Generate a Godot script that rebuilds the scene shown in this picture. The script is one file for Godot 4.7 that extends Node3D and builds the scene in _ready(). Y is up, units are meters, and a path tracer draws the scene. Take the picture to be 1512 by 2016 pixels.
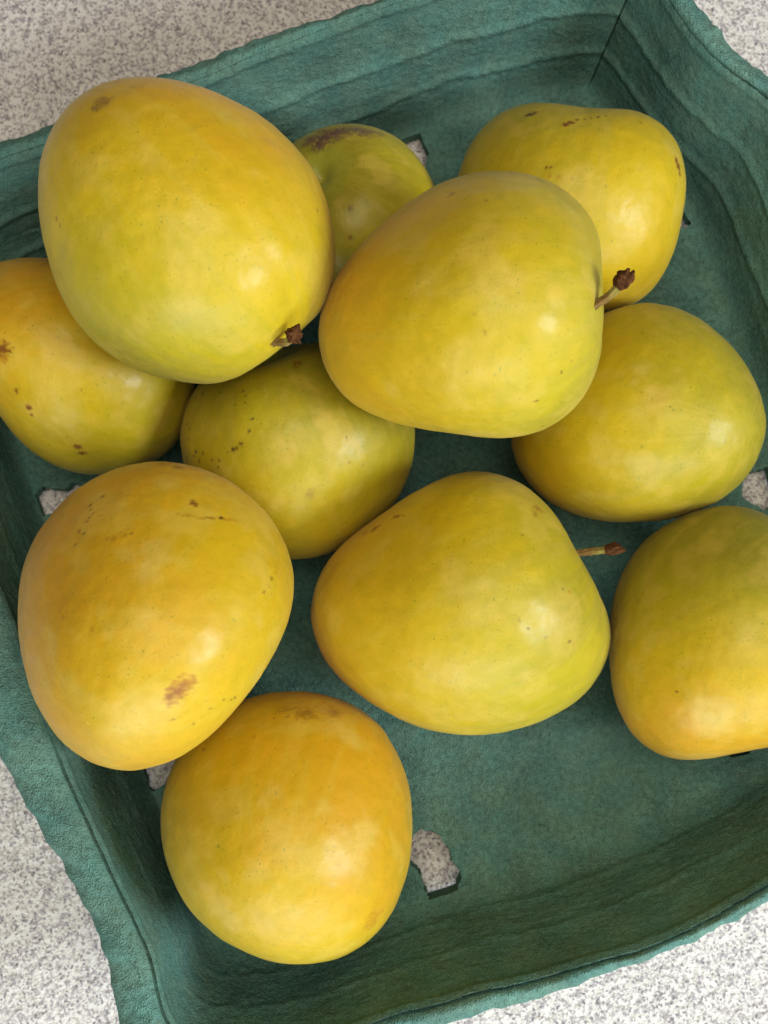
extends Node3D
# A close-up of eleven yellow plums in a green moulded-pulp fruit tray on a speckled laminate top.
# Lengths inside the builders are millimetres (MM turns them into metres).

const MM := 0.001
const FLOOR := 4.0            # height of the tray's inner floor
const RIM := 40.0             # height of the tray's rim
const ROUND := 840            # columns round the tray
const TURNS := 360            # columns round a plum
const RINGS := 200            # rows from a plum's stalk to its tip

var rough_noise := FastNoiseLite.new()
var soft_noise := FastNoiseLite.new()
var fine_noise := FastNoiseLite.new()
var skin_tint: ImageTexture
var skin_relief: ImageTexture
var skin_gloss: ImageTexture
var pulp_tint: ImageTexture
var pulp_relief: ImageTexture


func _ready() -> void:
	# ---- camera
	var cam := Camera3D.new()
	cam.name = "camera"
	add_child(cam)
	cam.position = Vector3(0, 0.25157, 0.03479)
	cam.rotation_degrees = Vector3(-82, 0, 0)
	cam.fov = 48
	cam.near = 0.01
	cam.far = 20
	var lens := CameraAttributesPhysical.new()
	lens.frustum_focal_length = 26.95
	lens.frustum_near = 0.01
	lens.frustum_far = 20
	lens.frustum_focus_distance = 0.195
	lens.exposure_aperture = 22.0
	cam.attributes = lens
	cam.current = true
	# ---- the air's own soft light and the exposure
	var around := WorldEnvironment.new()
	around.name = "surroundings"
	var env := Environment.new()
	env.background_mode = Environment.BG_COLOR
	env.background_color = Color(0.66, 0.64, 0.61)
	env.background_energy_multiplier = 0.18
	env.tonemap_mode = Environment.TONE_MAPPER_LINEAR
	env.tonemap_exposure = 1.26
	env.sdfgi_enabled = true
	env.ssao_enabled = true
	env.ssil_enabled = true
	around.environment = env
	add_child(around)
	# ---- the cool window, low on the right and a little in front
	var window := AreaLight3D.new()
	window.name = "window_light"
	window.area_size = Vector2(0.30, 0.30)
	window.area_normalize_energy = true
	window.light_energy = 0.75
	window.light_color = Color(0.95, 0.98, 1.0)
	window.area_range = 6.0
	window.shadow_enabled = true
	add_child(window)
	window.look_at_from_position(Vector3(0.80, 0.56, 0.26), Vector3(0, 0.03, 0), Vector3.UP)

	# ---- a second, wide window low in front, which lights the far walls
	var front := AreaLight3D.new()
	front.name = "front_window_light"
	front.area_size = Vector2(1.1, 0.6)
	front.area_normalize_energy = true
	front.light_energy = 1.0
	front.light_color = Color(0.93, 0.98, 1.0)
	front.area_range = 6.0
	front.shadow_enabled = true
	add_child(front)
	front.look_at_from_position(Vector3(0.05, 0.36, 0.95), Vector3(0, 0.03, 0), Vector3.UP)
	# ---- the warmer, softer light that comes down from the ceiling
	var ceiling := AreaLight3D.new()
	ceiling.name = "ceiling_light"
	ceiling.area_size = Vector2(0.6, 0.6)
	ceiling.area_normalize_energy = true
	ceiling.light_energy = 0.44
	ceiling.light_color = Color(1.0, 0.955, 0.87)
	ceiling.area_range = 6.0
	ceiling.shadow_enabled = true
	add_child(ceiling)
	ceiling.look_at_from_position(Vector3(0.08, 0.92, 0.06), Vector3(0, 0.03, 0), Vector3.FORWARD)

	for pair in [[rough_noise, 0.045, 4, 11], [soft_noise, 0.5, 3, 23], [fine_noise, 0.5, 2, 37]]:
		var n: FastNoiseLite = pair[0]
		n.noise_type = FastNoiseLite.TYPE_SIMPLEX_SMOOTH
		n.frequency = pair[1]
		n.fractal_octaves = pair[2]
		n.seed = pair[3]
	make_pulp_textures()
	make_skin_textures()
	build_countertop()
	build_tray()
	build_plums()


# ---------------------------------------------------------------- helpers

func seamless(seed_value: int, frequency: float, octaves: int, side: int) -> PackedByteArray:
	var n := FastNoiseLite.new()
	n.noise_type = FastNoiseLite.TYPE_SIMPLEX_SMOOTH
	n.seed = seed_value
	n.frequency = frequency
	n.fractal_octaves = octaves
	var im := n.get_seamless_image(side, side, false, false, 0.15, true)
	im.convert(Image.FORMAT_L8)
	return im.get_data()


func flakes(seed_value: int, frequency: float, side: int) -> PackedByteArray:
	# ragged chips, each with a value of its own
	var n := FastNoiseLite.new()
	n.noise_type = FastNoiseLite.TYPE_CELLULAR
	n.cellular_return_type = FastNoiseLite.RETURN_CELL_VALUE
	n.cellular_jitter = 1.0
	n.seed = seed_value
	n.frequency = frequency
	n.fractal_type = FastNoiseLite.FRACTAL_NONE
	n.domain_warp_enabled = true
	n.domain_warp_amplitude = 3.5
	n.domain_warp_frequency = 0.2
	n.domain_warp_fractal_type = FastNoiseLite.DOMAIN_WARP_FRACTAL_NONE
	var im := n.get_seamless_image(side, side, false, false, 0.004, true)
	im.convert(Image.FORMAT_L8)
	return im.get_data()


func grey_texture(v: PackedFloat32Array, side: int) -> ImageTexture:
	var b := PackedByteArray()
	b.resize(side * side)
	for i in side * side:
		b[i] = int(clampf(v[i], 0.0, 1.0) * 255.0)
	return ImageTexture.create_from_image(Image.create_from_data(side, side, false, Image.FORMAT_L8, b))


func color_texture(b: PackedByteArray, side: int) -> ImageTexture:
	return ImageTexture.create_from_image(Image.create_from_data(side, side, false, Image.FORMAT_RGB8, b))


func commit(called: String, arrays: Array, material: Material, parent: Node) -> MeshInstance3D:
	var m := ArrayMesh.new()
	m.add_surface_from_arrays(Mesh.PRIMITIVE_TRIANGLES, arrays)
	var o := MeshInstance3D.new()
	o.name = called
	o.mesh = m
	o.material_override = material
	parent.add_child(o, true)
	return o


func thing(called: String, label: String, category: String, at: Vector3, group := "") -> Node3D:
	var o := Node3D.new()
	o.name = called
	add_child(o, true)
	o.position = at
	o.set_meta("label", label)
	o.set_meta("category", category)
	if group:
		o.set_meta("group", group)
	return o


# ---------------------------------------------------------------- textures

func make_pulp_textures() -> void:
	# matted paper pulp: cloudy tone, crinkles and thousands of short bent fibres
	var side := 1024
	var a := seamless(5, 0.006, 4, side)
	var b := seamless(6, 0.05, 3, side)
	var c := seamless(7, 0.2, 2, side)
	var tone := PackedFloat32Array()
	var high := PackedFloat32Array()
	tone.resize(side * side)
	high.resize(side * side)
	for i in side * side:
		var x := a[i] / 255.0 - 0.5
		var y := b[i] / 255.0 - 0.5
		var z := c[i] / 255.0 - 0.5
		tone[i] = 0.78 + 0.16 * x + 0.24 * y + 0.36 * z
		high[i] = 0.5 + 0.14 * x + 0.38 * y + 0.62 * z
	var tint := PackedFloat32Array()
	tint.resize(side * side)
	var rng := RandomNumberGenerator.new()
	rng.seed = 91
	for k in 15000:
		var p := Vector2(rng.randf() * side, rng.randf() * side)
		var way := rng.randf() * TAU
		var bend := rng.randf_range(-0.14, 0.14)
		var dark := rng.randf()
		var amount := -0.20 if dark < 0.45 else 0.13
		var warm := 0.0
		if rng.randf() < 0.012:
			warm = 0.6
		elif rng.randf() < 0.03:
			amount = 0.42
		elif rng.randf() < 0.02:
			amount = -0.42
		amount *= rng.randf_range(0.4, 1.0)
		for s in rng.randi_range(4, 20):
			var i := posmod(int(p.y), side) * side + posmod(int(p.x), side)
			tone[i] += amount * 0.8
			high[i] += amount * 0.9
			tint[i] = maxf(tint[i], warm)
			p += Vector2.from_angle(way)
			way += bend
	var bytes := PackedByteArray()
	bytes.resize(side * side * 3)
	for i in side * side:
		var t := clampf(tone[i], 0.15, 1.0)
		var w := tint[i]
		bytes[i * 3] = int(255.0 * clampf(t + w * 0.35, 0.0, 1.0))
		bytes[i * 3 + 1] = int(255.0 * clampf(t - w * 0.05, 0.0, 1.0))
		bytes[i * 3 + 2] = int(255.0 * clampf(t - w * 0.15, 0.0, 1.0))
	pulp_tint = color_texture(bytes, side)
	pulp_relief = grey_texture(high, side)


func make_skin_textures() -> void:
	# waxy plum skin: faint mottling, small greenish pores and paler dots
	var side := 1024
	var a := seamless(15, 0.012, 3, side)
	var b := seamless(16, 0.06, 3, side)
	var r := PackedFloat32Array()
	var g := PackedFloat32Array()
	var bl := PackedFloat32Array()
	var h := PackedFloat32Array()
	for v in [r, g, bl, h]:
		v.resize(side * side)
	for i in side * side:
		var x := a[i] / 255.0 - 0.5
		var y := b[i] / 255.0 - 0.5
		r[i] = 0.90 + 0.09 * x + 0.05 * y
		g[i] = 0.90 + 0.05 * x + 0.06 * y
		bl[i] = 0.80 + 0.25 * x + 0.12 * y
		h[i] = 0.5 + 0.30 * x + 0.25 * y
	var rng := RandomNumberGenerator.new()
	rng.seed = 17
	for k in 620:
		var px := rng.randi_range(0, side - 1)
		var py := rng.randi_range(0, side - 1)
		var pale := rng.randf() < 0.42
		var reach := rng.randf_range(1.8, 3.2) if pale else rng.randf_range(2.5, 5.5)
		var force := rng.randf_range(0.25, 0.8) if pale else rng.randf_range(0.25, 0.95)
		for dy in range(-9, 10):
			for dx in range(-9, 10):
				var d := sqrt(float(dx * dx + dy * dy)) / reach
				if d >= 1.2:
					continue
				var w := force * (1.0 - smoothstep(0.3, 1.2, d))
				var i := posmod(py + dy, side) * side + posmod(px + dx, side)
				if pale:
					r[i] += 0.10 * w
					g[i] += 0.10 * w
					bl[i] += 0.5 * w
					h[i] += 0.35 * w
				else:
					r[i] -= 0.28 * w
					g[i] -= 0.16 * w
					bl[i] -= 0.05 * w
					h[i] -= 0.3 * w
	var bytes := PackedByteArray()
	bytes.resize(side * side * 3)
	for i in side * side:
		bytes[i * 3] = int(255.0 * clampf(r[i], 0.0, 1.0))
		bytes[i * 3 + 1] = int(255.0 * clampf(g[i], 0.0, 1.0))
		bytes[i * 3 + 2] = int(255.0 * clampf(bl[i], 0.0, 1.0))
	skin_tint = color_texture(bytes, side)
	skin_relief = grey_texture(h, side)
	# powdery bloom, rubbed off in patches and fine scratches
	var p := seamless(18, 0.009, 5, side)
	var q := seamless(19, 0.11, 3, side)
	var o := PackedFloat32Array()
	o.resize(side * side)
	for i in side * side:
		o[i] = 0.80 + 0.55 * (p[i] / 255.0 - 0.5) + 0.35 * (q[i] / 255.0 - 0.5)
	for k in 260:
		var at := Vector2(rng.randf() * side, rng.randf() * side)
		var way := rng.randf() * TAU
		var change := rng.randf_range(-0.16, 0.12)
		for s in rng.randi_range(15, 90):
			o[posmod(int(at.y), side) * side + posmod(int(at.x), side)] += change
			at += Vector2.from_angle(way)
			way += rng.randf_range(-0.05, 0.05)
	skin_gloss = grey_texture(o, side)


# ---------------------------------------------------------------- the countertop

func build_countertop() -> void:
	var side := 1024
	var a := flakes(41, 0.26, side)
	var b := flakes(42, 0.31, side)
	var c := flakes(43, 0.38, side)
	var d := seamless(44, 0.012, 4, side)
	var e := seamless(45, 0.35, 2, side)
	var f := seamless(46, 0.05, 3, side)
	var bytes := PackedByteArray()
	bytes.resize(side * side * 3)
	var high := PackedFloat32Array()
	high.resize(side * side)
	var base := Vector3(0.815, 0.80, 0.785)
	var mauve := Vector3(0.61, 0.585, 0.60)
	var brown := Vector3(0.69, 0.665, 0.645)
	var dark := Vector3(0.42, 0.39, 0.42)
	var white := Vector3(0.87, 0.855, 0.835)
	for i in side * side:
		var x := a[i] / 255.0
		var y := b[i] / 255.0
		var z := c[i] / 255.0
		var wide := d[i] / 255.0 - 0.5
		var grain := e[i] / 255.0 - 0.5
		var clump := (f[i] / 255.0 - 0.5) * 0.30 + grain * 0.25
		var col := base.lerp(white, smoothstep(0.50, 0.75, e[i] / 255.0))
		col = col.lerp(brown, 0.8 * smoothstep(0.74, 0.82, y + clump))
		col = col.lerp(mauve, 0.9 * smoothstep(0.74, 0.82, x + clump))
		col = col.lerp(dark, 0.85 * smoothstep(0.87, 0.93, z + clump))
		col *= 1.0 + 0.06 * wide + 0.07 * grain
		bytes[i * 3] = int(255.0 * clampf(col.x, 0.0, 1.0))
		bytes[i * 3 + 1] = int(255.0 * clampf(col.y, 0.0, 1.0))
		bytes[i * 3 + 2] = int(255.0 * clampf(col.z, 0.0, 1.0))
		high[i] = 0.5 + 0.5 * grain + 0.8 * (f[i] / 255.0 - 0.5)
	var m := StandardMaterial3D.new()
	m.albedo_texture = color_texture(bytes, side)
	m.uv1_triplanar = true
	m.uv1_world_triplanar = true
	m.uv1_scale = Vector3.ONE / 0.150
	m.roughness = 0.75
	m.heightmap_enabled = true
	m.heightmap_texture = grey_texture(high, side)
	m.heightmap_scale = 0.04
	var slab := MeshInstance3D.new()
	slab.name = "countertop"
	var box := BoxMesh.new()
	box.size = Vector3(1.6, 0.03, 1.2)
	slab.mesh = box
	slab.material_override = m
	slab.position = Vector3(0, -0.015, 0)
	slab.set_meta("kind", "structure")
	slab.set_meta("label", "pale countertop of laminate speckled in grey and mauve under the tray")
	add_child(slab)


# ---------------------------------------------------------------- the tray

func closed_curve(points: Array, n: int) -> PackedVector2Array:
	# a smooth closed line through the points, n places on it; equal share of every stretch
	var out := PackedVector2Array()
	var k := points.size()
	for i in n:
		var t := float(i) / n * k
		var j := int(t)
		var u := t - j
		var p0: Vector2 = points[posmod(j - 1, k)]
		var p1: Vector2 = points[j % k]
		var p2: Vector2 = points[(j + 1) % k]
		var p3: Vector2 = points[(j + 2) % k]
		var span := p1.distance_to(p2)
		var m1 := (p2 - p0).normalized() * span
		var m2 := (p3 - p1).normalized() * span
		var uu := u * u
		var uuu := uu * u
		out.append(p1 * (2.0 * uuu - 3.0 * uu + 1.0) + m1 * (uuu - 2.0 * uu + u) + p2 * (3.0 * uu - 2.0 * uuu) + m2 * (uuu - uu))
	return out


func slot_distance(p: Vector2) -> float:
	# signed distance in mm to the nearest punched drain slot (negative inside)
	var best := 99.0
	for h in [
		[Vector2(10.4, 73.6), Vector2(0.44, 0.90), 6.9, 3.9], [Vector2(72.5, 47.5), Vector2(0.38, 0.92), 5.0, 3.8],
		[Vector2(-46.0, 55.0), Vector2(-0.92, 0.38), 5.0, 3.3], [Vector2(-71.0, -2.9), Vector2(-0.97, 0.24), 5.8, 2.6],
		[Vector2(6.0, -82.5), Vector2(-0.38, -0.92), 5.0, 3.4], [Vector2(-52.0, -55.0), Vector2(-0.38, -0.92), 4.5, 3.4],
		[Vector2(65.0, -65.5), Vector2(0.93, -0.38), 4.2, 2.6], [Vector2(82.5, -5.0), Vector2(0.95, -0.3), 4.6, 3.6]]:
		var d: Vector2 = p - h[0]
		if d.length_squared() > 400.0:
			continue
		var along: Vector2 = h[1]
		var q := Vector2(absf(d.dot(along)), absf(d.dot(along.orthogonal())))
		var bend: float = minf(h[2], h[3]) * 0.85
		var core: Vector2 = (q - Vector2(h[2] - bend, h[3] - bend)).max(Vector2.ZERO)
		var s := core.length() - bend + minf(0.0, maxf(q.x - h[2] + bend, q.y - h[3] + bend))
		best = minf(best, s + 1.6 * rough_noise.get_noise_2d(p.x * 3.0, p.y * 3.0) + 0.2 * fine_noise.get_noise_2d(p.x * 0.6, p.y * 0.6))
	return best


func near_rise(turn: float) -> float:
	# on the near side the floor sweeps up into the wall in a long soft curve
	return 5.0 * smoothstep(0.485, 0.56, turn) * (1.0 - smoothstep(0.713, 0.79, turn))


func build_tray() -> void:
	var floor_line := [Vector2(-81, -45), Vector2(-50, -61), Vector2(-20, -75), Vector2(7, -87), Vector2(30, -94), Vector2(45.6, -97.6), Vector2(46.8, -96.6), Vector2(57.5, -82.5), Vector2(69, -66), Vector2(79, -30), Vector2(85, -5), Vector2(89, 20), Vector2(87, 43), Vector2(73, 56), Vector2(45, 68), Vector2(11, 79.5), Vector2(-18, 88.5), Vector2(-33, 88.5), Vector2(-40.5, 76), Vector2(-50, 56.5), Vector2(-63.5, 25), Vector2(-76, -4), Vector2(-84, -31)]
	var crest_line := [Vector2(-90.3, -55.3), Vector2(-58.8, -70.0), Vector2(-25.2, -85.7), Vector2(4.2, -97.2), Vector2(33.6, -106.7), Vector2(50.8, -106.2), Vector2(52.2, -104.8), Vector2(63.5, -86.8), Vector2(78.7, -72.0), Vector2(92.4, -35.3), Vector2(99.7, -7.0), Vector2(105.0, 21.4), Vector2(98.7, 50.8), Vector2(79.8, 64.4), Vector2(51.4, 80.8), Vector2(5.2, 93.3), Vector2(-23.1, 101.1), Vector2(-35.7, 98.0), Vector2(-42.0, 82.2), Vector2(-55.6, 56.0), Vector2(-69.3, 24.5), Vector2(-82.9, -5.9), Vector2(-95.5, -37.4)]
	var outer_line := [Vector2(-96.6, -57.4), Vector2(-63.0, -73.1), Vector2(-28.3, -89.0), Vector2(3.1, -99.8), Vector2(34.6, -109.8), Vector2(52.6, -110.0), Vector2(55.0, -107.8), Vector2(69.3, -88.8), Vector2(84.5, -72.6), Vector2(99.7, -37.4), Vector2(108.1, -7.0), Vector2(113.4, 23.5), Vector2(107.1, 57.1), Vector2(83.0, 66.6), Vector2(54.6, 82.2), Vector2(6.3, 97.4), Vector2(-25.0, 106.5), Vector2(-43.0, 103.0), Vector2(-51.0, 80.8), Vector2(-68.5, 52.2), Vector2(-82.9, 25.6), Vector2(-94.5, -4.9), Vector2(-106.0, -38.5)]
	var f := closed_curve(floor_line, ROUND)
	var r := closed_curve(crest_line, ROUND)
	var o := closed_curve(outer_line, ROUND)
	var crease_at := 5.5 / 23.0       # the sharp fold in the corner
	var rows := []                     # each row: ROUND points; the last inner row ends the body, later ones make the rim and the outside
	var floor_rows := 100
	var wall_rows := 92
	for k in floor_rows:
		var row := PackedVector3Array()
		var s := float(k) / floor_rows
		for i in ROUND:
			var p := f[i] * s
			row.append(Vector3(p.x, FLOOR + near_rise(float(i) / ROUND) * pow(smoothstep(0.55, 1.0, s), 1.7), p.y))
		rows.append(row)
	for k in wall_rows + 1:
		var row := PackedVector3Array()
		var s := float(k) / wall_rows
		for i in ROUND:
			var turn := float(i) / ROUND
			var inward: Vector2 = -f[i].normalized()
			var flat := f[i]
			var top := r[i]
			# a rounded foot, then a wall that leans out
			var foot := 0.16
			var y := 0.0
			var plan := Vector2.ZERO
			if s < foot:
				var u := s / foot
				var a := flat + inward * 0.0
				var bend := flat.lerp(top, 0.30) - (top - flat).normalized() * 0.5
				var up := flat.lerp(top, 0.36)
				plan = a.lerp(bend, u).lerp(bend.lerp(up, u), u)
				var rise := near_rise(turn)
				y = lerpf(lerpf(rise, 0.8 + rise * 1.2, u), lerpf(0.8 + rise * 1.2, 7.5 + rise * 0.5, u), u)
			else:
				var u := (s - foot) / (1.0 - foot)
				plan = flat.lerp(top, 0.36 + 0.64 * u)
				y = lerpf(7.5 + near_rise(turn) * 0.5, RIM - FLOOR, u)
			# moulded ridges, plain on the far and right walls, faint on the near ones
			var strong := 1.0 if turn < 0.445 else (0.35 if turn < 0.73 else 0.2)
			var wave := rough_noise.get_noise_2d(plan.x * 0.9, plan.y * 0.9 + 300.0)
			var h := y / (RIM - FLOOR)
			var h1 := h - 0.60 - 0.05 * wave
			var h2 := h - 0.30 - 0.06 * wave
			var bump := 0.7 * exp(-pow(h1 / 0.03, 2.0)) + 0.65 * exp(-pow(h2 / 0.03, 2.0))
			bump += 0.3 * smoothstep(0.03, -0.10, h1) + 0.3 * smoothstep(0.03, -0.10, h2)
			plan += inward * bump * strong
			# inner lip where wall and rim meet
			plan += inward * 0.5 * exp(-pow((h - 0.96) / 0.03, 2.0))
			var gap := absf(turn - crease_at + 0.004 * (1.0 - h) + 0.002 * wave)
			plan -= inward * 0.9 * exp(-pow(gap / 0.0034, 2.0)) * smoothstep(0.0, 0.06, h)
			row.append(Vector3(plan.x, FLOOR + y, plan.y))
		rows.append(row)
	var body_rows := rows.size()
	# rim: a groove, a gently rounded shelf, a soft edge turned down, then the outside back to the middle
	var across := [[0.025, -1.0], [0.05, -1.3], [0.085, -0.1], [0.22, 0.35], [0.32, 0.5], [0.42, 0.4], [0.52, 0.2], [0.62, -0.1], [0.72, -0.3], [0.80, -0.6], [0.87, -0.9], [0.93, -1.3], [0.97, -1.7], [1.0, -2.2], [1.0, -2.8], [0.98, -3.2], [0.94, -3.4], [0.88, -3.2], [0.82, -2.9], [0.6, -2.6], [0.3, -2.8]]
	for a in across:
		var row := PackedVector3Array()
		for i in ROUND:
			var p := r[i].lerp(o[i], a[0])
			var w := rough_noise.get_noise_2d(o[i].x * 1.6, o[i].y * 1.6)
			var w2 := fine_noise.get_noise_2d(o[i].x * 0.35, o[i].y * 0.35)
			p += o[i].normalized() * (0.35 * w + 0.4 * w2) * a[0]
			var turn := float(i) / ROUND
			var deep := 1.0
			if a[0] < 0.12:
				deep = 0.25 + 0.75 * (smoothstep(0.22, 0.28, turn) - smoothstep(0.93, 0.98, turn))
			row.append(Vector3(p.x, RIM + a[1] * deep * (1.0 + 0.5 * w) + 0.8 * w * a[0] + 0.6 * w2 * smoothstep(0.4, 1.0, a[0]) + 0.25 * fine_noise.get_noise_2d(p.x * 1.1, p.y * 1.1), p.y))
		rows.append(row)
	for k in 24:
		var row := PackedVector3Array()
		var s := float(k) / 23.0
		for i in ROUND:
			var p := (r[i] + r[i].normalized() * 2.4).lerp(f[i] + f[i].normalized() * 2.2, s)
			row.append(Vector3(p.x, lerpf(RIM - 5.0, 1.6, s), p.y))
		rows.append(row)
	for k in range(1, floor_rows + 1):
		var row := PackedVector3Array()
		for i in ROUND:
			var p := f[i] * (1.0 - float(k) / floor_rows)
			row.append(Vector3(p.x, 1.6, p.y))
		rows.append(row)

	# uneven hand of the pulp, then the punched slots
	var n := rows.size()
	var slot := []
	for k in n:
		var row: PackedVector3Array = rows[k]
		var dist := PackedFloat32Array()
		dist.resize(ROUND)
		for i in ROUND:
			var p := row[i]
			var near_slot := 99.0
			if (k <= floor_rows or k >= n - floor_rows) and Vector2(p.x, p.z).length() > 25.0:
				near_slot = slot_distance(Vector2(p.x, p.z))
				if absf(near_slot) < 0.9:
					var gx := slot_distance(Vector2(p.x + 0.2, p.z)) - near_slot
					var gz := slot_distance(Vector2(p.x, p.z + 0.2)) - near_slot
					var g := Vector2(gx, gz).normalized()
					p.x -= g.x * near_slot
					p.z -= g.y * near_slot
					near_slot = 0.0
			dist[i] = near_slot
			if k < body_rows + 14:
				var q := p
				var d := 0.34 * rough_noise.get_noise_3dv(q * 1.3) + 0.11 * soft_noise.get_noise_3dv(q * 0.9) + 0.07 * fine_noise.get_noise_3dv(q * 1.7)
				var out := Vector3(q.x, 0, q.z).normalized()
				var lift := clampf((p.y - FLOOR) / 8.0, 0.0, 1.0)
				if near_slot < 3.0:
					d += 0.35 * exp(-near_slot * near_slot * 0.8)
				p += Vector3.UP * d * (1.0 - lift * 0.8) - out * d * lift * 1.3
			row[i] = p
		rows[k] = row
		slot.append(dist)

	var points := PackedVector3Array()
	var normals := PackedVector3Array()
	var colors := PackedColorArray()
	for k in n:
		points.append_array(rows[k])
	normals.resize(points.size())
	colors.resize(points.size())
	var body := PackedInt32Array()
	var rim := PackedInt32Array()
	var kept := PackedByteArray()
	kept.resize(n * ROUND)
	for k in n - 1:
		for i in ROUND:
			var j := (i + 1) % ROUND
			if slot[k][i] < -0.001 or slot[k][j] < -0.001 or slot[k + 1][i] < -0.001 or slot[k + 1][j] < -0.001:
				continue
			if slot[k][i] == 0.0 and slot[k][j] == 0.0 and slot[k + 1][i] == 0.0 and slot[k + 1][j] == 0.0:
				continue
			kept[k * ROUND + i] = 1
			var a := k * ROUND + i
			var b := k * ROUND + j
			var c := (k + 1) * ROUND + i
			var d := (k + 1) * ROUND + j
			var is_rim := k >= body_rows - 1 and k < body_rows + across.size() - 1
			for tri in [[a, b, c], [b, d, c]]:
				var face: Vector3 = (points[tri[2]] - points[tri[0]]).cross(points[tri[1]] - points[tri[0]])
				for v in tri:
					normals[v] += face
					if is_rim:
						rim.append(v)
					else:
						body.append(v)
	var base := Vector3(0.138, 0.315, 0.270)
	for v in points.size():
		normals[v] = normals[v].normalized()
		var p := points[v]
		var w := rough_noise.get_noise_3dv(p * 0.8 + Vector3(90, 0, 0))
		var w2 := soft_noise.get_noise_3dv(p * 0.25 + Vector3(0, 50, 0))
		var c := base * (1.0 + 0.22 * w + 0.10 * w2)
		c = c.lerp(Vector3(0.170, 0.310, 0.240), clampf(0.35 + w2, 0.0, 0.7))
		colors[v] = Color(c.x, c.y, c.z)
		points[v] = p * MM
	# the torn inner edge of each slot: a short skirt down from the cut
	var extra := PackedInt32Array()
	for k in range(30, floor_rows + 2):
		for i in ROUND:
			var j := (i + 1) % ROUND
			var here := kept[k * ROUND + i]
			for edge in [[k * ROUND + i, k * ROUND + j, kept[(k - 1) * ROUND + i]], [k * ROUND + i, (k + 1) * ROUND + i, kept[k * ROUND + posmod(i - 1, ROUND)]]]:
				if edge[2] == here:
					continue
				var ids := []
				var way := (points[edge[1]] - points[edge[0]]).cross(Vector3.UP).normalized()
				for v in [edge[0], edge[1]]:
					var p := points[v]
					for drop in [0.0, 0.0012, 0.02]:
						ids.append(points.size())
						points.append(Vector3(p.x, maxf(p.y - drop, 0.0014), p.z))
						colors.append(colors[v] * 1.15)
						normals.append(way)
				for s in 2:
					for v in [ids[s], ids[s + 3], ids[s + 1], ids[s + 3], ids[s + 4], ids[s + 1]]:
						extra.append(v)
	body.append_array(extra)
	var m := StandardMaterial3D.new()
	m.vertex_color_use_as_albedo = true
	m.albedo_texture = pulp_tint
	m.uv1_triplanar = true
	m.uv1_scale = Vector3.ONE / 0.085
	m.roughness = 0.9
	m.metallic_specular = 0.35
	m.heightmap_enabled = true
	m.heightmap_texture = pulp_relief
	m.heightmap_scale = 0.05
	var tray := thing("fruit_tray", "green moulded pulp fruit tray with punched slots holding the yellow plums", "tray", Vector3.ZERO)
	for part in [["tray_body", body], ["rim", rim]]:
		var arrays := []
		arrays.resize(Mesh.ARRAY_MAX)
		var used := {}
		var ids: PackedInt32Array = part[1]
		var pv := PackedVector3Array()
		var pn := PackedVector3Array()
		var pc := PackedColorArray()
		var pi := PackedInt32Array()
		var to := PackedInt32Array()
		to.resize(points.size())
		to.fill(-1)
		for v in ids:
			if to[v] < 0:
				to[v] = pv.size()
				pv.append(points[v])
				pn.append(normals[v])
				pc.append(colors[v])
			pi.append(to[v])
		arrays[Mesh.ARRAY_VERTEX] = pv
		arrays[Mesh.ARRAY_NORMAL] = pn
		arrays[Mesh.ARRAY_COLOR] = pc
		arrays[Mesh.ARRAY_INDEX] = pi
		commit(part[0], arrays, m, tray)


# ---------------------------------------------------------------- the plums

func form_of(d: Vector3, form: Array) -> float:
	# low bumps and hollows over the whole fruit; d is a direction in the fruit's own frame
	var x := d.x
	var y := d.y
	var z := d.z
	var xx := x * x
	var yy := y * y
	var zz := z * z
	var s: float = form[0] * 1.7 * x * y + form[1] * 1.7 * y * z + form[2] * 0.5 * (3.0 * zz - 1.0) + form[3] * 1.7 * x * z + form[4] * 0.85 * (xx - yy)
	s += form[5] * 0.8 * y * (3.0 * xx - yy) + form[6] * 3.0 * x * y * z + form[7] * 0.6 * y * (5.0 * zz - 1.0) + form[8] * 0.5 * z * (5.0 * zz - 3.0)
	s += form[9] * 0.6 * x * (5.0 * zz - 1.0) + form[10] * 1.5 * z * (xx - yy) + form[11] * 0.8 * x * (xx - 3.0 * yy)
	s += form[12] * 3.0 * x * y * (xx - yy) + form[13] * 0.8 * (xx * xx - 6.0 * xx * yy + yy * yy)
	return exp(s)


func skin_ramp(t: float) -> Vector3:
	var stops := [Vector3(0.64, 0.345, 0.009), Vector3(0.61, 0.39, 0.008), Vector3(0.58, 0.41, 0.011), Vector3(0.46, 0.365, 0.015), Vector3(0.31, 0.265, 0.020)]
	var u := clampf(t, 0.0, 0.9999) * 4.0
	var a: Vector3 = stops[int(u)]
	return a.lerp(stops[int(u) + 1], u - int(u))


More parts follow.
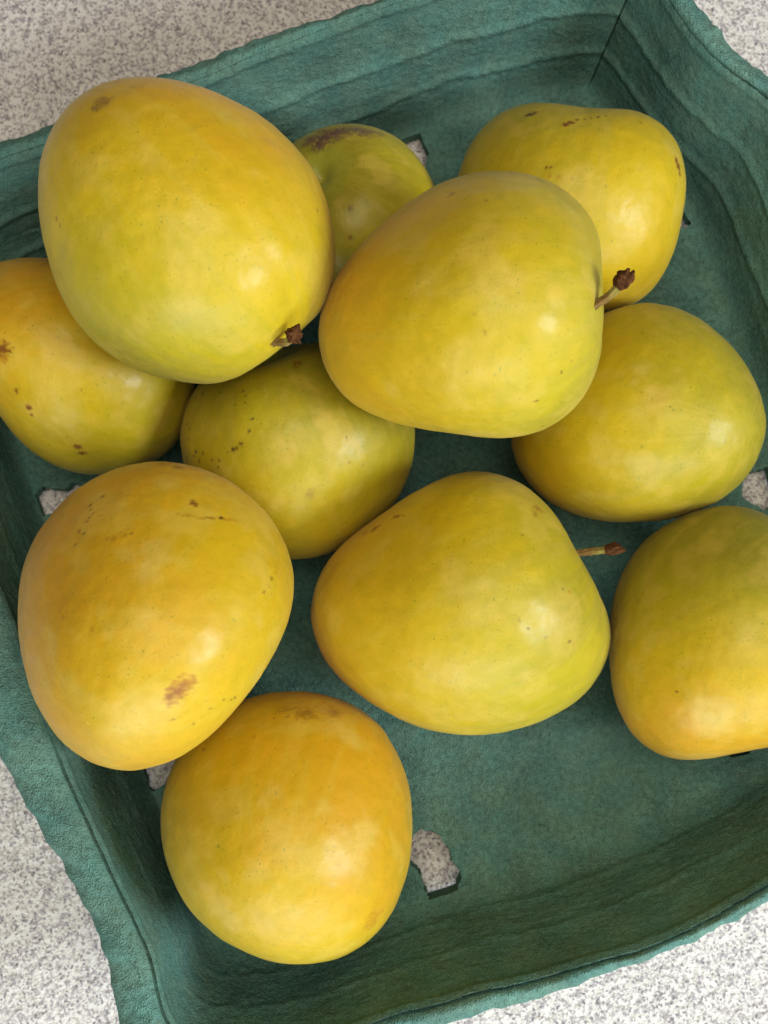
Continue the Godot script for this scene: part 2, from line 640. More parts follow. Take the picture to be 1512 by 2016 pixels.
func build_skin(info: Dictionary, number: int, parent: Node3D) -> void:
	var axis: Vector3 = info.stalk
	var seam: Vector3 = info.seam
	seam = (seam - axis * seam.dot(axis)).normalized()
	var side := axis.cross(seam)
	var right: Vector3 = info.right
	var up: Vector3 = info.up
	var toward := right.cross(up)
	var form: Array = info.form
	var green: Vector3 = info.green
	var ripe: Vector2 = info.ripe
	var size: float = info.size
	var shift := Vector3(number * 37.0, number * 11.0, number * 5.0)
	var w := TURNS + 1
	var count := w * (RINGS + 1)
	var local := PackedVector3Array()
	var points := PackedVector3Array()
	var normals := PackedVector3Array()
	var colors := PackedColorArray()
	local.resize(count)
	points.resize(count)
	normals.resize(count)
	colors.resize(count)
	for k in RINGS + 1:
		var th := PI * k / RINGS
		for i in w:
			var ph := TAU * (i % TURNS) / TURNS
			var d := axis * cos(th) + (seam * cos(ph) + side * sin(ph)) * sin(th)
			var u := cos(th)
			var r := (1.0 + 0.03 * (1.5 * u * u - 0.5) - 0.045 * (2.5 * u * u * u - 1.5 * u)) * form_of(d, form)
			r *= 1.0 - 0.13 * exp(-(1.0 - u) / 0.05) - 0.07 * exp(-(1.0 - u) / 0.006)
			# the seam from stalk to tip, deepest near the stalk
			var off := atan2(sin(ph), cos(ph)) * sin(th)
			if cos(ph) > 0.0:
				r *= 1.0 - info.groove * smoothstep(0.0, 0.75, sin(th)) * (0.018 * exp(-off * off / 0.004) * (0.6 + 0.4 * u) + 0.010 * exp(-off * off / 0.05))
			r *= 1.0 + 0.010 * rough_noise.get_noise_3dv(d * 45.0 + shift)
			var v := k * w + i
			local[v] = d
			points[v] = (right * d.x + up * d.y + toward * d.z) * (r * size * MM)
	for k in RINGS + 1:
		for i in w:
			var v := k * w + i
			var p := points[v]
			if k == 0 or k == RINGS:
				normals[v] = p.normalized()
			else:
				var e := points[k * w + (i + 1) % TURNS] - points[k * w + posmod(i - 1, TURNS)]
				var s := points[v + w] - points[v - w]
				var m := e.cross(s).normalized()
				normals[v] = m if m.dot(p) > 0.0 else -m
	var marks: Array = info.marks
	var tones := [Vector3(0.19, 0.052, 0.008), Vector3(0.085, 0.038, 0.014), Vector3(0.40, 0.16, 0.008), Vector3(0.70, 0.485, 0.11), Vector3(0.22, 0.22, 0.03), Vector3(0.15, 0.065, 0.06)]
	for v in count:
		var d := local[v]
		var u := d.dot(axis)
		var n1 := rough_noise.get_noise_3dv(d * 26.0 + shift)
		var n2 := soft_noise.get_noise_3dv(d * 5.0 + shift)
		# streaks that run from the stalk to the tip
		var flat := d - axis * u
		var n3 := soft_noise.get_noise_3dv(flat.normalized() * 13.0 + axis * u * 1.6 + shift)
		var t := ripe.x + ripe.y * d.dot(green) + 0.22 * n1 + 0.07 * n2 + 0.13 * n3 * (0.35 + 0.65 * smoothstep(0.0, 0.6, u))
		var c := skin_ramp(t)
		var bloom := smoothstep(0.12, 0.5, n2 * 0.75 + n1 * 0.5 + 0.05) * 0.38
		c = c.lerp(Vector3(0.68, 0.47, 0.09), bloom)
		c = c.lerp(Vector3(0.66, 0.46, 0.075), 0.22 * smoothstep(0.08, 0.5, n3 + 0.3 * n1))
		if u > 0.9:
			c = c.lerp(Vector3(0.42, 0.44, 0.06), 0.5 * smoothstep(0.9, 1.0, u))
		for mark in marks:
			var reach: float = mark[1] / size
			var md: Vector3 = mark[0]
			if absf(d.x - md.x) > reach * 2.2 + 0.02:
				continue
			var far := (d - md.normalized()).length() / maxf(reach, 0.012)
			if far > 2.0:
				continue
			var kind: int = mark[3]
			if kind == 3:
				far += 0.5 * soft_noise.get_noise_3dv(d * 16.0 + shift)
				c = c.lerp(tones[3], mark[2] * (1.0 - smoothstep(0.2, 1.35, far)))
			else:
				far += 0.75 * fine_noise.get_noise_3dv(d * 55.0 + shift) + 0.5 * soft_noise.get_noise_3dv(d * 24.0)
				c = c.lerp(tones[kind], minf(1.0, mark[2] * 1.15) * (1.0 - smoothstep(0.3, 1.3, far)))
		colors[v] = Color(c.x, c.y, c.z)
	var index := PackedInt32Array()
	index.resize(TURNS * RINGS * 6)
	var at := 0
	for k in RINGS:
		for i in TURNS:
			var a := k * w + i
			for v in [a, a + w, a + 1, a + 1, a + w, a + w + 1]:
				index[at] = v
				at += 1
	# front faces run clockwise as seen from outside
	var t0 := index[RINGS / 2 * TURNS * 6]
	var t1 := index[RINGS / 2 * TURNS * 6 + 1]
	var t2 := index[RINGS / 2 * TURNS * 6 + 2]
	if (points[t1] - points[t0]).cross(points[t2] - points[t0]).dot(points[t0]) > 0.0:
		index.reverse()
	var arrays := []
	arrays.resize(Mesh.ARRAY_MAX)
	arrays[Mesh.ARRAY_VERTEX] = points
	arrays[Mesh.ARRAY_NORMAL] = normals
	arrays[Mesh.ARRAY_COLOR] = colors
	arrays[Mesh.ARRAY_INDEX] = index
	var m := StandardMaterial3D.new()
	m.vertex_color_use_as_albedo = true
	m.albedo_texture = skin_tint
	m.uv1_triplanar = true
	m.uv1_scale = Vector3.ONE / 0.042
	m.uv1_offset = Vector3(0.137, 0.291, 0.413) * number
	m.roughness = 0.62
	m.roughness_texture = skin_gloss
	m.clearcoat_enabled = true
	m.clearcoat = 0.11
	m.clearcoat_roughness = 0.24
	m.metallic_specular = 0.38
	m.rim_enabled = true
	m.rim = 0.08
	m.rim_tint = 0.3
	m.heightmap_enabled = true
	m.heightmap_texture = skin_relief
	m.heightmap_scale = 0.006
	commit("skin", arrays, m, parent)


func build_stalk(path: Array, parent: Node3D, number: int, swell: float) -> void:
	# a thin woody stalk that swells to a dry, ragged end
	var curve := Curve3D.new()
	for k in path.size():
		var before: Vector3 = path[maxi(k - 1, 0)]
		var after: Vector3 = path[mini(k + 1, path.size() - 1)]
		var tangent := (after - before) * 0.18
		curve.add_point(path[k], -tangent, tangent)
	var bark := StandardMaterial3D.new()
	bark.vertex_color_use_as_albedo = true
	bark.roughness = 0.9
	bark.metallic_specular = 0.2
	var total := curve.get_baked_length()
	var main := SurfaceTool.new()
	var knob := SurfaceTool.new()
	main.begin(Mesh.PRIMITIVE_TRIANGLES)
	knob.begin(Mesh.PRIMITIVE_TRIANGLES)
	var rows := 46
	var cols := 26
	var ring := []
	for k in rows + 1:
		var s := float(k) / rows
		var at := curve.sample_baked(total * s, true)
		var ahead := (curve.sample_baked(minf(total * s + 0.1, total), true) - curve.sample_baked(maxf(total * s - 0.1, 0.0), true)).normalized()
		var x := ahead.cross(Vector3(0.3, 1, 0.2)).normalized()
		var y := ahead.cross(x)
		var thick := 0.62 + 0.3 * exp(-s * 14.0) + swell * smoothstep(0.62, 0.82, s) - 0.3 * smoothstep(0.9, 1.0, s)
		var pts := []
		for i in cols:
			var a := TAU * i / cols
			var rr := thick * (1.0 + 0.13 * sin(a * 5.0 + s * 4.0 + number) + 0.30 * fine_noise.get_noise_3d(cos(a) * 3.0, sin(a) * 3.0, s * total * 1.3 + number * 9.0))
			rr *= 1.0 + 0.45 * smoothstep(0.7, 0.95, s) * fine_noise.get_noise_3d(cos(a) * 5.0, sin(a) * 5.0, s * 9.0 + number)
			var slant := 0.7 * sin(a + number) * smoothstep(0.85, 1.0, s) + 0.8 * smoothstep(0.9, 1.0, s) * fine_noise.get_noise_2d(a * 3.0, number * 5.0)
			pts.append(at + (x * cos(a) + y * sin(a)) * rr + ahead * slant)
		ring.append(pts)
	var last := []
	for i in cols:
		last.append(curve.sample_baked(total, true) - (ring[rows][0] - ring[rows][cols / 2]).normalized() * 0.1)
	ring.append(last)
	for k in rows + 1:
		var s := float(k) / rows
		var st := knob if s > 0.66 else main
		for i in cols:
			var j := (i + 1) % cols
			for q in [[k, i], [k, j], [k + 1, i], [k, j], [k + 1, j], [k + 1, i]]:
				var p: Vector3 = ring[q[0]][q[1]]
				var n := 0.5 + 0.9 * fine_noise.get_noise_3dv(p * 4.5)
				var woody := Vector3(0.09, 0.05, 0.014).lerp(Vector3(0.24, 0.14, 0.05), clampf(n, 0.0, 1.0))
				var fresh := Vector3(0.24, 0.22, 0.05)
				woody = woody.lerp(fresh, clampf(0.6 * smoothstep(0.35, 0.6, s) - 0.5 * n + 0.2, 0.0, 0.7))
				var dry := Vector3(0.025, 0.010, 0.004).lerp(Vector3(0.115, 0.048, 0.018), clampf(n, 0.0, 1.0))
				var c := dry if st == knob else woody
				st.set_color(Color(c.x, c.y, c.z))
				st.set_smooth_group(0)
				st.add_vertex(p * MM)
	main.index()
	main.generate_normals()
	knob.index()
	knob.generate_normals()
	var stalk := commit("stem", main.commit_to_arrays(), bark, parent)
	commit("stem_end", knob.commit_to_arrays(), bark, stalk)


func build_plums() -> void:
	var group := "yellow plums in the green tray"
	var labels := [
		"large golden plum on top at the back left, brown curled stem at its lower edge",
		"olive green plum deep down at the back wall, purple brown stain on its top",
		"yellow plum in the back right corner with dark brown scars on its upper edge",
		"yellow green plum stacked on top in the middle, short stem pointing at the right wall",
		"orange shouldered plum at the left edge, half hidden under the large stemmed plum",
		"shiny green yellow plum with a ring of dark pits, under the two stacked plums",
		"stemless olive yellow plum beside the right wall, left side shaded by the stacked plum",
		"orange yellow plum leaning on the left wall with a rusty brown bruise near its bottom",
		"wide yellow plum at the front centre, thin brown stem sticking out over the tray floor",
		"plum cut by the right edge of the photo, green above and orange gold below",
		"round golden plum in the front left corner with pale waxy patches and no stem"]
	var plums := [
		{"at": Vector3(-33.6, 60.8, -39.3), "size": 25.2, "groove": 0.5,
		"right": Vector3(0.987, -0.151, -0.059), "up": Vector3(0.000, 0.362, -0.932),
		"stalk": Vector3(0.637, -0.759, 0.139), "seam": Vector3(0.34, 0.14, 0.93), "green": Vector3(-0.25, -0.95, 0.17), "ripe": Vector2(0.46, 0.4),
		"form": [-0.053, 0.012, 0.003, 0.006, -0.004, -0.013, -0.008, -0.039, -0.005, -0.001, -0.007, -0.005, 0.007, -0.021],
		"marks": [[Vector3(-0.47, 0.79, 0.39), 1.61, 0.50, 0], [Vector3(-0.60, 0.80, 0.08), 1.00, 0.35, 0], [Vector3(-0.84, 0.15, 0.52), 0.40, 0.60, 0], [Vector3(-0.83, 0.10, 0.55), 0.40, 0.60, 0], [Vector3(-0.82, 0.36, 0.44), 0.32, 0.30, 0], [Vector3(0.05, 0.72, 0.69), 0.79, 0.20, 4], [Vector3(-0.52, 0.75, 0.41), 0.72, 0.50, 5], [Vector3(0.83, 0.20, 0.51), 0.33, 0.60, 0]]},
		{"at": Vector3(-7.0, 24.5, -57.0), "size": 19.5, "groove": 0.6,
		"right": Vector3(1.000, -0.027, -0.011), "up": Vector3(0.000, 0.375, -0.927),
		"stalk": Vector3(-0.341, 0.545, 0.766), "seam": Vector3(0.16, 0.55, 0.82), "green": Vector3(-0.88, 0.32, 0.34), "ripe": Vector2(0.84, 0.2),
		"form": [-0.007, -0.001, -0.000, -0.000, 0.002, -0.003, -0.000, -0.000, 0.000, -0.000, 0.000, -0.000, -0.005, 0.005],
		"marks": [[Vector3(-0.25, 0.87, 0.42), 2.99, 0.85, 5], [Vector3(-0.40, 0.84, 0.36), 2.00, 0.70, 5], [Vector3(0.16, 0.90, 0.40), 2.19, 0.60, 5], [Vector3(-0.10, 0.91, 0.40), 2.39, 0.80, 5], [Vector3(0.06, 0.92, 0.38), 2.20, 0.65, 5], [Vector3(-0.33, 0.79, 0.52), 1.19, 0.60, 5], [Vector3(0.01, 0.16, 0.99), 0.67, 0.60, 0], [Vector3(0.00, -0.11, 0.99), 0.48, 0.60, 0], [Vector3(0.29, 0.88, 0.37), 1.40, 0.40, 5]]},
		{"at": Vector3(38.0, 25.4, -60.4), "size": 22.8, "groove": 0.2,
		"right": Vector3(0.988, 0.141, 0.059), "up": Vector3(-0.000, 0.388, -0.922),
		"stalk": Vector3(0.136, 0.969, -0.208), "seam": Vector3(0.12, 0.76, 0.64), "green": Vector3(-0.34, 0.93, 0.17), "ripe": Vector2(0.5, 0.2),
		"form": [-0.013, -0.033, -0.004, -0.011, 0.098, -0.025, -0.007, -0.013, 0.014, 0.004, 0.027, -0.026, 0.031, -0.048],
		"marks": [[Vector3(-0.37, 0.80, 0.47), 0.79, 1.00, 1], [Vector3(-0.33, 0.83, 0.45), 0.59, 0.70, 0], [Vector3(-0.06, 0.73, 0.68), 0.78, 0.90, 0], [Vector3(-0.00, 0.76, 0.66), 0.78, 1.00, 0], [Vector3(0.05, 0.79, 0.62), 0.49, 0.70, 0], [Vector3(0.12, 0.80, 0.59), 0.29, 0.80, 0], [Vector3(0.18, 0.80, 0.56), 0.29, 0.70, 0], [Vector3(0.24, 0.81, 0.53), 0.39, 0.80, 0], [Vector3(0.31, 0.82, 0.49), 0.29, 0.70, 0], [Vector3(0.86, 0.38, 0.35), 0.79, 1.00, 0], [Vector3(0.88, 0.33, 0.35), 0.79, 1.00, 0], [Vector3(0.90, 0.28, 0.35), 0.60, 0.80, 0], [Vector3(0.59, 0.71, 0.38), 0.49, 0.40, 0], [Vector3(-0.16, 0.33, 0.93), 0.29, 0.90, 0], [Vector3(-0.20, 0.33, 0.92), 0.29, 0.80, 0], [Vector3(-0.17, 0.26, 0.95), 0.48, 0.40, 2], [Vector3(-0.09, 0.25, 0.96), 0.48, 0.40, 2], [Vector3(0.02, 0.24, 0.97), 0.38, 0.40, 2], [Vector3(0.13, 0.22, 0.97), 0.38, 0.35, 2]]},
		{"at": Vector3(15.7, 57.7, -27.8), "size": 24.5, "groove": 0.3,
		"right": Vector3(0.997, 0.073, 0.024), "up": Vector3(0.000, 0.307, -0.952),
		"stalk": Vector3(0.992, 0.087, 0.087), "seam": Vector3(0.06, -0.55, 0.83), "green": Vector3(0.98, -0.17, 0.00), "ripe": Vector2(0.5, 0.4),
		"form": [0.053, -0.023, 0.066, 0.024, 0.036, -0.035, -0.002, -0.009, 0.009, 0.011, 0.003, -0.030, 0.022, -0.012],
		"marks": [[Vector3(-0.16, 0.82, 0.55), 0.49, 0.60, 0], [Vector3(-0.19, 0.80, 0.57), 0.41, 0.40, 2], [Vector3(0.43, 0.85, 0.29), 0.67, 0.60, 4], [Vector3(0.39, 0.88, 0.26), 0.59, 0.50, 4], [Vector3(0.48, -0.78, 0.41), 0.43, 0.70, 0], [Vector3(0.07, 0.71, 0.70), 0.24, 0.70, 1], [Vector3(0.00, -0.02, 1.00), 0.23, 0.50, 1], [Vector3(0.06, -0.12, 0.99), 0.23, 0.50, 1], [Vector3(0.59, -0.29, 0.75), 0.24, 0.70, 1], [Vector3(0.53, -0.36, 0.77), 0.24, 0.60, 1], [Vector3(0.39, -0.54, 0.74), 0.24, 0.60, 1], [Vector3(-0.27, 0.11, 0.96), 0.71, 0.30, 3]]},
		{"at": Vector3(-60.6, 26.2, -26.9), "size": 21.8, "groove": 0.0,
		"right": Vector3(0.968, -0.242, -0.066), "up": Vector3(-0.000, 0.264, -0.965),
		"stalk": Vector3(0.893, -0.157, -0.423), "seam": Vector3(-0.17, 0.50, 0.85), "green": Vector3(0.75, -0.63, 0.17), "ripe": Vector2(0.3, 0.5),
		"form": [-0.116, 0.002, -0.003, 0.001, 0.000, 0.047, -0.003, -0.001, 0.000, 0.000, -0.001, 0.022, -0.024, -0.026],
		"marks": [[Vector3(-0.62, 0.12, 0.78), 1.49, 0.80, 0], [Vector3(-0.62, 0.05, 0.78), 0.93, 0.60, 2], [Vector3(-0.57, -0.23, 0.79), 0.56, 0.80, 0], [Vector3(-0.48, -0.38, 0.79), 0.66, 0.80, 0], [Vector3(-0.47, -0.45, 0.76), 0.48, 0.80, 0], [Vector3(-0.07, -0.73, 0.68), 0.87, 0.80, 0], [Vector3(-0.04, -0.79, 0.61), 0.78, 0.80, 0], [Vector3(0.31, -0.33, 0.89), 0.29, 0.30, 4], [Vector3(-0.02, -0.22, 0.98), 0.28, 0.50, 1], [Vector3(-0.25, 0.91, 0.34), 2.92, 0.30, 0]]},
		{"at": Vector3(-17.1, 25.5, -10.0), "size": 22.3, "groove": 0.0,
		"right": Vector3(0.997, -0.073, -0.014), "up": Vector3(0.000, 0.195, -0.981),
		"stalk": Vector3(-0.330, 0.908, 0.259), "seam": Vector3(-0.12, -0.56, 0.82), "green": Vector3(0.49, 0.85, 0.17), "ripe": Vector2(0.7, 0.3),
		"form": [0.033, 0.002, -0.000, -0.000, 0.059, 0.020, -0.000, -0.002, -0.001, 0.000, -0.000, 0.024, -0.012, -0.003],
		"marks": [[Vector3(-0.45, 0.46, 0.76), 0.37, 0.80, 1], [Vector3(-0.43, 0.42, 0.80), 0.28, 0.80, 1], [Vector3(-0.43, 0.36, 0.82), 0.28, 0.80, 1], [Vector3(-0.37, 0.23, 0.90), 0.37, 1.00, 1], [Vector3(-0.39, 0.13, 0.91), 0.37, 0.90, 1], [Vector3(-0.46, 0.03, 0.89), 0.46, 0.90, 1], [Vector3(-0.49, 0.00, 0.87), 0.37, 0.90, 1], [Vector3(-0.52, -0.02, 0.85), 0.46, 1.00, 1], [Vector3(-0.57, -0.04, 0.82), 0.28, 0.90, 1], [Vector3(-0.64, -0.10, 0.76), 0.37, 0.90, 1], [Vector3(-0.70, -0.10, 0.71), 0.28, 0.80, 1], [Vector3(-0.65, -0.16, 0.74), 0.28, 0.70, 1], [Vector3(-0.79, 0.44, 0.42), 0.39, 0.80, 1], [Vector3(-0.84, -0.03, 0.55), 0.38, 0.90, 1], [Vector3(-0.85, -0.07, 0.51), 0.29, 0.80, 1], [Vector3(-0.78, -0.05, 0.63), 0.38, 0.90, 1], [Vector3(-0.81, -0.11, 0.57), 0.38, 0.80, 1], [Vector3(-0.90, 0.07, 0.43), 0.39, 0.80, 1], [Vector3(-0.94, -0.09, 0.33), 0.39, 0.80, 1], [Vector3(-0.89, 0.15, 0.44), 0.29, 0.70, 1], [Vector3(-0.91, 0.19, 0.37), 0.29, 0.70, 1], [Vector3(-0.75, 0.20, 0.64), 0.28, 0.40, 1], [Vector3(-0.64, 0.45, 0.62), 0.28, 0.60, 1], [Vector3(-0.51, 0.34, 0.79), 0.28, 0.50, 1], [Vector3(0.00, 0.73, 0.69), 0.95, 0.60, 0], [Vector3(-0.03, 0.69, 0.72), 0.75, 0.50, 0], [Vector3(0.39, 0.08, 0.92), 0.28, 0.90, 1], [Vector3(0.54, -0.15, 0.83), 0.28, 0.80, 1], [Vector3(0.42, -0.12, 0.90), 0.28, 0.60, 1], [Vector3(0.10, -0.39, 0.92), 1.12, 0.30, 0]]},
		{"at": Vector3(50.9, 26.8, -15.3), "size": 22.8, "groove": 0.8,
		"right": Vector3(0.976, 0.211, 0.047), "up": Vector3(0.000, 0.217, -0.976),
		"stalk": Vector3(-0.763, 0.067, -0.643), "seam": Vector3(0.59, -0.61, 0.53), "green": Vector3(0.97, 0.17, 0.17), "ripe": Vector2(0.54, 0.4),
		"form": [0.036, 0.006, -0.005, -0.025, 0.049, -0.048, -0.000, -0.019, 0.007, 0.012, 0.000, -0.023, -0.001, 0.015],
		"marks": [[Vector3(0.02, 0.43, 0.90), 1.85, 0.50, 3], [Vector3(0.12, 0.18, 0.98), 2.38, 0.50, 3], [Vector3(0.24, 0.23, 0.94), 1.46, 0.40, 3], [Vector3(-0.04, 0.32, 0.95), 0.92, 0.50, 3], [Vector3(-0.54, -0.80, 0.27), 2.01, 0.50, 3], [Vector3(-0.29, -0.87, 0.39), 2.18, 0.40, 3], [Vector3(0.03, -0.21, 0.98), 0.28, 0.60, 4], [Vector3(0.62, -0.16, 0.76), 0.28, 0.50, 4]]},
		{"at": Vector3(-40.4, 49.0, 24.3), "size": 25.3, "groove": 0.0,
		"right": Vector3(0.981, -0.195, -0.010), "up": Vector3(0.000, 0.052, -0.999),
		"stalk": Vector3(0.354, 0.612, -0.707), "seam": Vector3(0.68, -0.04, 0.73), "green": Vector3(0.93, -0.34, 0.17), "ripe": Vector2(0.12, 0.24),
		"form": [0.063, 0.016, 0.051, 0.033, -0.067, 0.041, -0.045, -0.042, 0.009, 0.039, 0.007, 0.026, -0.004, 0.013],
		"marks": [[Vector3(0.12, -0.43, 0.89), 1.56, 0.60, 2], [Vector3(0.14, -0.41, 0.90), 1.56, 0.60, 2], [Vector3(0.18, -0.38, 0.91), 1.41, 0.50, 2], [Vector3(0.09, -0.46, 0.88), 1.09, 0.50, 2], [Vector3(0.21, -0.37, 0.91), 1.02, 0.40, 2], [Vector3(0.12, -0.42, 0.90), 0.70, 0.40, 0], [Vector3(0.16, -0.39, 0.91), 0.63, 0.45, 0], [Vector3(0.09, -0.45, 0.89), 0.47, 0.35, 0], [Vector3(0.23, 0.70, 0.67), 0.66, 0.80, 0], [Vector3(0.23, 0.72, 0.66), 0.42, 0.90, 0], [Vector3(0.25, 0.69, 0.69), 0.41, 0.80, 0], [Vector3(0.14, 0.63, 0.76), 0.33, 0.40, 2], [Vector3(0.17, 0.62, 0.77), 0.33, 0.45, 2], [Vector3(0.19, 0.62, 0.76), 0.33, 0.45, 2], [Vector3(0.21, 0.61, 0.76), 0.33, 0.50, 2], [Vector3(0.23, 0.61, 0.76), 0.33, 0.55, 0], [Vector3(0.25, 0.60, 0.76), 0.33, 0.50, 0], [Vector3(0.28, 0.60, 0.75), 0.33, 0.50, 2], [Vector3(0.30, 0.60, 0.74), 0.33, 0.50, 2], [Vector3(0.32, 0.60, 0.73), 0.33, 0.55, 0], [Vector3(0.34, 0.60, 0.73), 0.33, 0.50, 2], [Vector3(0.36, 0.60, 0.72), 0.33, 0.50, 0], [Vector3(0.39, 0.60, 0.70), 0.33, 0.60, 0], [Vector3(0.41, 0.60, 0.69), 0.42, 0.90, 1], [Vector3(0.43, 0.59, 0.68), 0.33, 0.50, 2], [Vector3(0.45, 0.59, 0.67), 0.33, 0.45, 2], [Vector3(0.47, 0.59, 0.65), 0.33, 0.40, 2], [Vector3(0.50, 0.59, 0.64), 0.34, 0.35, 2], [Vector3(-0.43, 0.72, 0.55), 0.33, 0.80, 1], [Vector3(-0.43, 0.69, 0.58), 0.25, 0.70, 1], [Vector3(-0.41, 0.66, 0.63), 0.25, 0.70, 1], [Vector3(-0.43, 0.63, 0.64), 0.25, 0.70, 1], [Vector3(-0.45, 0.61, 0.66), 0.25, 0.60, 1], [Vector3(-0.50, 0.55, 0.67), 0.33, 0.90, 0], [Vector3(-0.47, 0.53, 0.71), 0.24, 0.80, 1], [Vector3(-0.53, 0.46, 0.72), 0.24, 0.60, 1], [Vector3(-0.35, 0.77, 0.53), 0.33, 0.70, 1], [Vector3(-0.15, 0.51, 0.85), 0.32, 0.70, 0], [Vector3(-0.19, 0.50, 0.85), 0.48, 0.50, 2], [Vector3(-0.26, 0.48, 0.84), 0.48, 0.50, 2], [Vector3(-0.31, 0.48, 0.82), 0.40, 0.40, 2], [Vector3(0.73, 0.22, 0.65), 0.34, 0.60, 1], [Vector3(0.71, 0.17, 0.68), 0.25, 0.60, 1], [Vector3(0.76, 0.27, 0.60), 0.25, 0.60, 1], [Vector3(0.67, 0.13, 0.73), 0.25, 0.50, 1], [Vector3(-0.60, 0.02, 0.80), 0.32, 0.40, 0], [Vector3(-0.58, -0.02, 0.82), 0.32, 0.50, 0], [Vector3(-0.36, -0.10, 0.93), 0.47, 0.30, 0], [Vector3(0.48, -0.53, 0.70), 0.33, 0.70, 1], [Vector3(0.51, -0.53, 0.68), 0.33, 0.80, 1], [Vector3(0.42, -0.52, 0.75), 0.24, 0.60, 1], [Vector3(0.33, -0.55, 0.76), 0.24, 0.60, 1], [Vector3(0.11, -0.58, 0.81), 0.24, 0.50, 1], [Vector3(0.23, -0.63, 0.74), 0.24, 0.50, 1], [Vector3(0.14, 0.94, 0.30), 1.05, 0.50, 0], [Vector3(0.04, 0.97, 0.25), 0.87, 0.40, 0], [Vector3(0.00, 0.37, 0.93), 3.18, 0.55, 3], [Vector3(-0.04, 0.24, 0.97), 2.36, 0.50, 3], [Vector3(-0.17, 0.37, 0.91), 2.07, 0.40, 3], [Vector3(-0.64, -0.20, 0.74), 2.08, 0.40, 3], [Vector3(-0.69, -0.12, 0.71), 1.77, 0.35, 3], [Vector3(0.07, 0.84, 0.54), 2.53, 0.50, 3], [Vector3(0.64, -0.05, 0.77), 1.31, 0.40, 3], [Vector3(0.47, -0.79, 0.38), 2.05, 0.40, 3]]},
		{"at": Vector3(15.6, 31.6, 22.7), "size": 26.4, "groove": 0.25,
		"right": Vector3(0.998, 0.071, 0.004), "up": Vector3(0.000, 0.055, -0.998),
		"stalk": Vector3(0.906, 0.423, 0.000), "seam": Vector3(0.76, -0.33, 0.56), "green": Vector3(0.98, -0.00, 0.17), "ripe": Vector2(0.5, 0.42),
		"form": [-0.027, 0.041, 0.065, -0.009, 0.065, -0.016, 0.014, -0.018, 0.002, -0.001, -0.026, -0.032, -0.024, 0.031],
		"marks": [[Vector3(-0.50, 0.65, 0.57), 0.55, 0.85, 0], [Vector3(-0.47, 0.65, 0.60), 0.55, 0.80, 0], [Vector3(-0.42, 0.65, 0.63), 0.36, 0.70, 0], [Vector3(-0.65, 0.57, 0.51), 0.92, 0.60, 0], [Vector3(-0.71, 0.55, 0.45), 0.84, 0.40, 0], [Vector3(-0.61, 0.59, 0.53), 0.55, 0.60, 0], [Vector3(0.48, 0.66, 0.58), 1.08, 0.50, 0], [Vector3(0.45, 0.62, 0.64), 0.81, 0.40, 0], [Vector3(0.65, 0.11, 0.75), 0.26, 0.80, 2], [Vector3(0.60, 0.13, 0.79), 0.26, 0.60, 1], [Vector3(0.35, 0.46, 0.82), 0.26, 0.50, 1], [Vector3(0.68, -0.21, 0.70), 0.26, 0.80, 2], [Vector3(0.65, -0.20, 0.74), 0.26, 0.80, 1], [Vector3(0.38, -0.12, 0.92), 0.26, 0.70, 1], [Vector3(0.49, -0.17, 0.85), 0.26, 0.60, 1], [Vector3(0.32, -0.06, 0.95), 0.26, 0.60, 1], [Vector3(0.45, 0.41, 0.79), 1.75, 0.25, 3]]},
		{"at": Vector3(66.8, 28.4, 28.1), "size": 24.1, "groove": 0.0,
		"right": Vector3(0.958, 0.287, 0.009), "up": Vector3(0.000, 0.030, -1.000),
		"stalk": Vector3(0.604, 0.720, -0.342), "seam": Vector3(0.00, -0.91, 0.42), "green": Vector3(0.17, 0.97, 0.17), "ripe": Vector2(0.44, 0.7),
		"form": [-0.048, 0.006, 0.015, 0.012, 0.013, -0.084, 0.001, -0.018, -0.003, -0.002, -0.000, 0.032, -0.051, -0.022],
		"marks": [[Vector3(-0.15, -0.63, 0.76), 3.78, 0.50, 3], [Vector3(-0.22, -0.48, 0.85), 2.32, 0.40, 3], [Vector3(-0.06, -0.52, 0.85), 1.96, 0.40, 3], [Vector3(-0.69, 0.30, 0.65), 0.38, 0.60, 1], [Vector3(-0.38, -0.38, 0.85), 0.27, 0.60, 1]]},
		{"at": Vector3(-17.9, 28.2, 62.8), "size": 24.4, "groove": 0.35,
		"right": Vector3(0.997, -0.079, 0.010), "up": Vector3(0.000, -0.124, -0.992),
		"stalk": Vector3(0.166, 0.621, -0.766), "seam": Vector3(0.67, 0.08, 0.74), "green": Vector3(-0.59, -0.49, -0.64), "ripe": Vector2(0.35, 0.3),
		"form": [-0.032, -0.002, -0.006, 0.003, -0.012, 0.000, -0.000, 0.011, 0.002, -0.006, 0.004, -0.033, 0.002, -0.013],
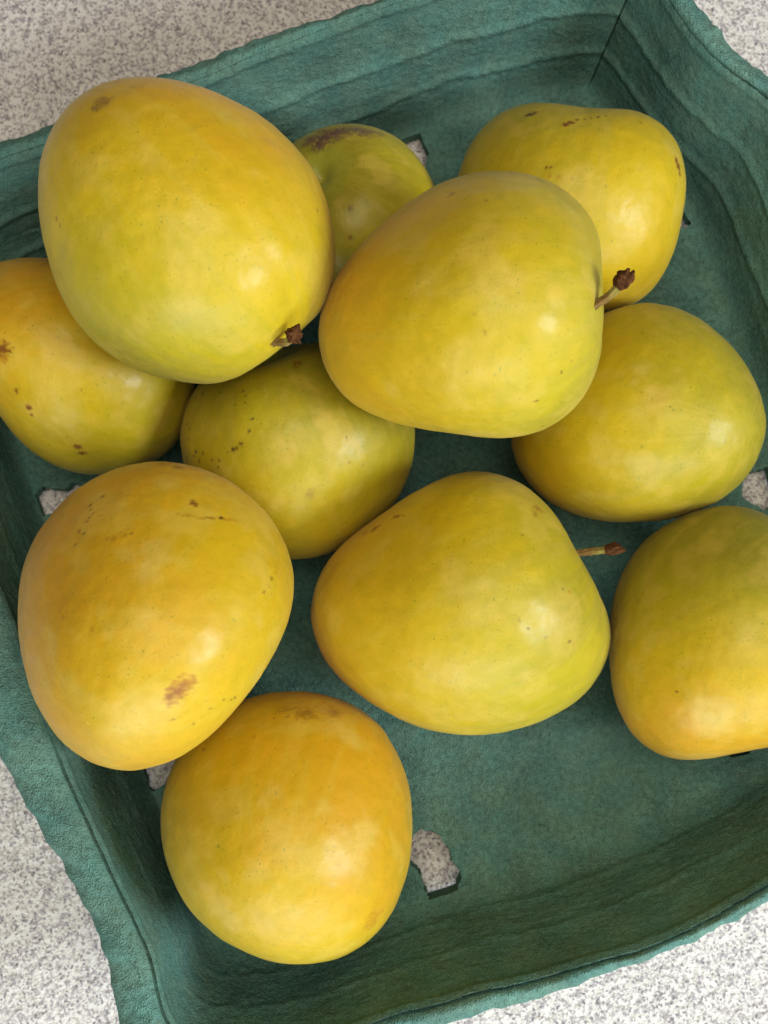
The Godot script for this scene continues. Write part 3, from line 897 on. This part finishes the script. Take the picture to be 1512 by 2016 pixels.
		"marks": [[Vector3(0.10, 0.79, 0.60), 2.21, 0.40, 0], [Vector3(-0.05, 0.82, 0.58), 1.48, 0.35, 0], [Vector3(0.29, 0.81, 0.50), 1.87, 0.40, 0], [Vector3(0.35, 0.70, 0.62), 2.57, 0.60, 3], [Vector3(0.45, 0.61, 0.65), 2.19, 0.60, 3], [Vector3(0.25, 0.83, 0.49), 1.50, 0.40, 3], [Vector3(0.56, -0.07, 0.83), 3.52, 0.60, 3], [Vector3(0.47, -0.24, 0.85), 3.13, 0.50, 3], [Vector3(0.32, -0.17, 0.93), 2.07, 0.40, 3], [Vector3(-0.46, -0.53, 0.71), 2.94, 0.65, 3], [Vector3(-0.38, -0.64, 0.67), 2.94, 0.65, 3], [Vector3(-0.54, -0.43, 0.72), 1.73, 0.50, 3], [Vector3(-0.22, -0.30, 0.93), 2.21, 0.45, 3], [Vector3(-0.43, -0.33, 0.84), 1.37, 0.40, 3], [Vector3(-0.11, 0.23, 0.97), 1.56, 0.45, 3], [Vector3(-0.18, 0.14, 0.97), 1.21, 0.40, 3], [Vector3(0.25, 0.11, 0.96), 1.73, 0.40, 3], [Vector3(0.39, -0.69, 0.61), 2.10, 0.40, 3], [Vector3(0.60, -0.65, 0.47), 2.15, 0.40, 2], [Vector3(0.05, -0.57, 0.82), 1.71, 0.30, 3], [Vector3(-0.03, 0.77, 0.63), 0.27, 0.70, 1], [Vector3(-0.13, 0.76, 0.64), 0.27, 0.60, 1], [Vector3(-0.27, 0.62, 0.74), 0.27, 0.60, 1], [Vector3(-0.23, 0.26, 0.94), 0.35, 0.70, 4], [Vector3(-0.35, 0.07, 0.93), 0.26, 0.50, 4], [Vector3(-0.48, -0.15, 0.87), 0.26, 0.60, 4], [Vector3(-0.65, 0.53, 0.54), 0.27, 0.70, 1], [Vector3(-0.49, 0.76, 0.42), 0.28, 0.60, 1]]},
	]
	var stalks := {0: [Vector3(-18.2, 67.9, -19.4), Vector3(-16.0, 69.3, -18.9), Vector3(-14.2, 71.4, -19.8)], 3: [Vector3(32.2, 75.0, -22.6), Vector3(35.5, 76.7, -24.2), Vector3(38.3, 78.3, -27.2)], 8: [Vector3(33.8, 43.6, 13.2), Vector3(38.8, 45.0, 12.8), Vector3(42.7, 46.1, 12.4)]}
	for k in plums.size():
		var info: Dictionary = plums[k]
		var at: Vector3 = info.at
		var base := at - Vector3(0, info.size, 0)
		var plum := thing("plum", labels[k], "plum", base * MM, group)
		var holder := plum
		build_skin(info, k, holder)
		var skin: MeshInstance3D = plum.get_child(0)
		skin.position = (at - base) * MM
		if stalks.has(k):
			var path := []
			for p in stalks[k]:
				path.append(p - base)
			build_stalk(path, plum, k, {0: 0.7, 3: 0.72, 8: 0.4}[k])
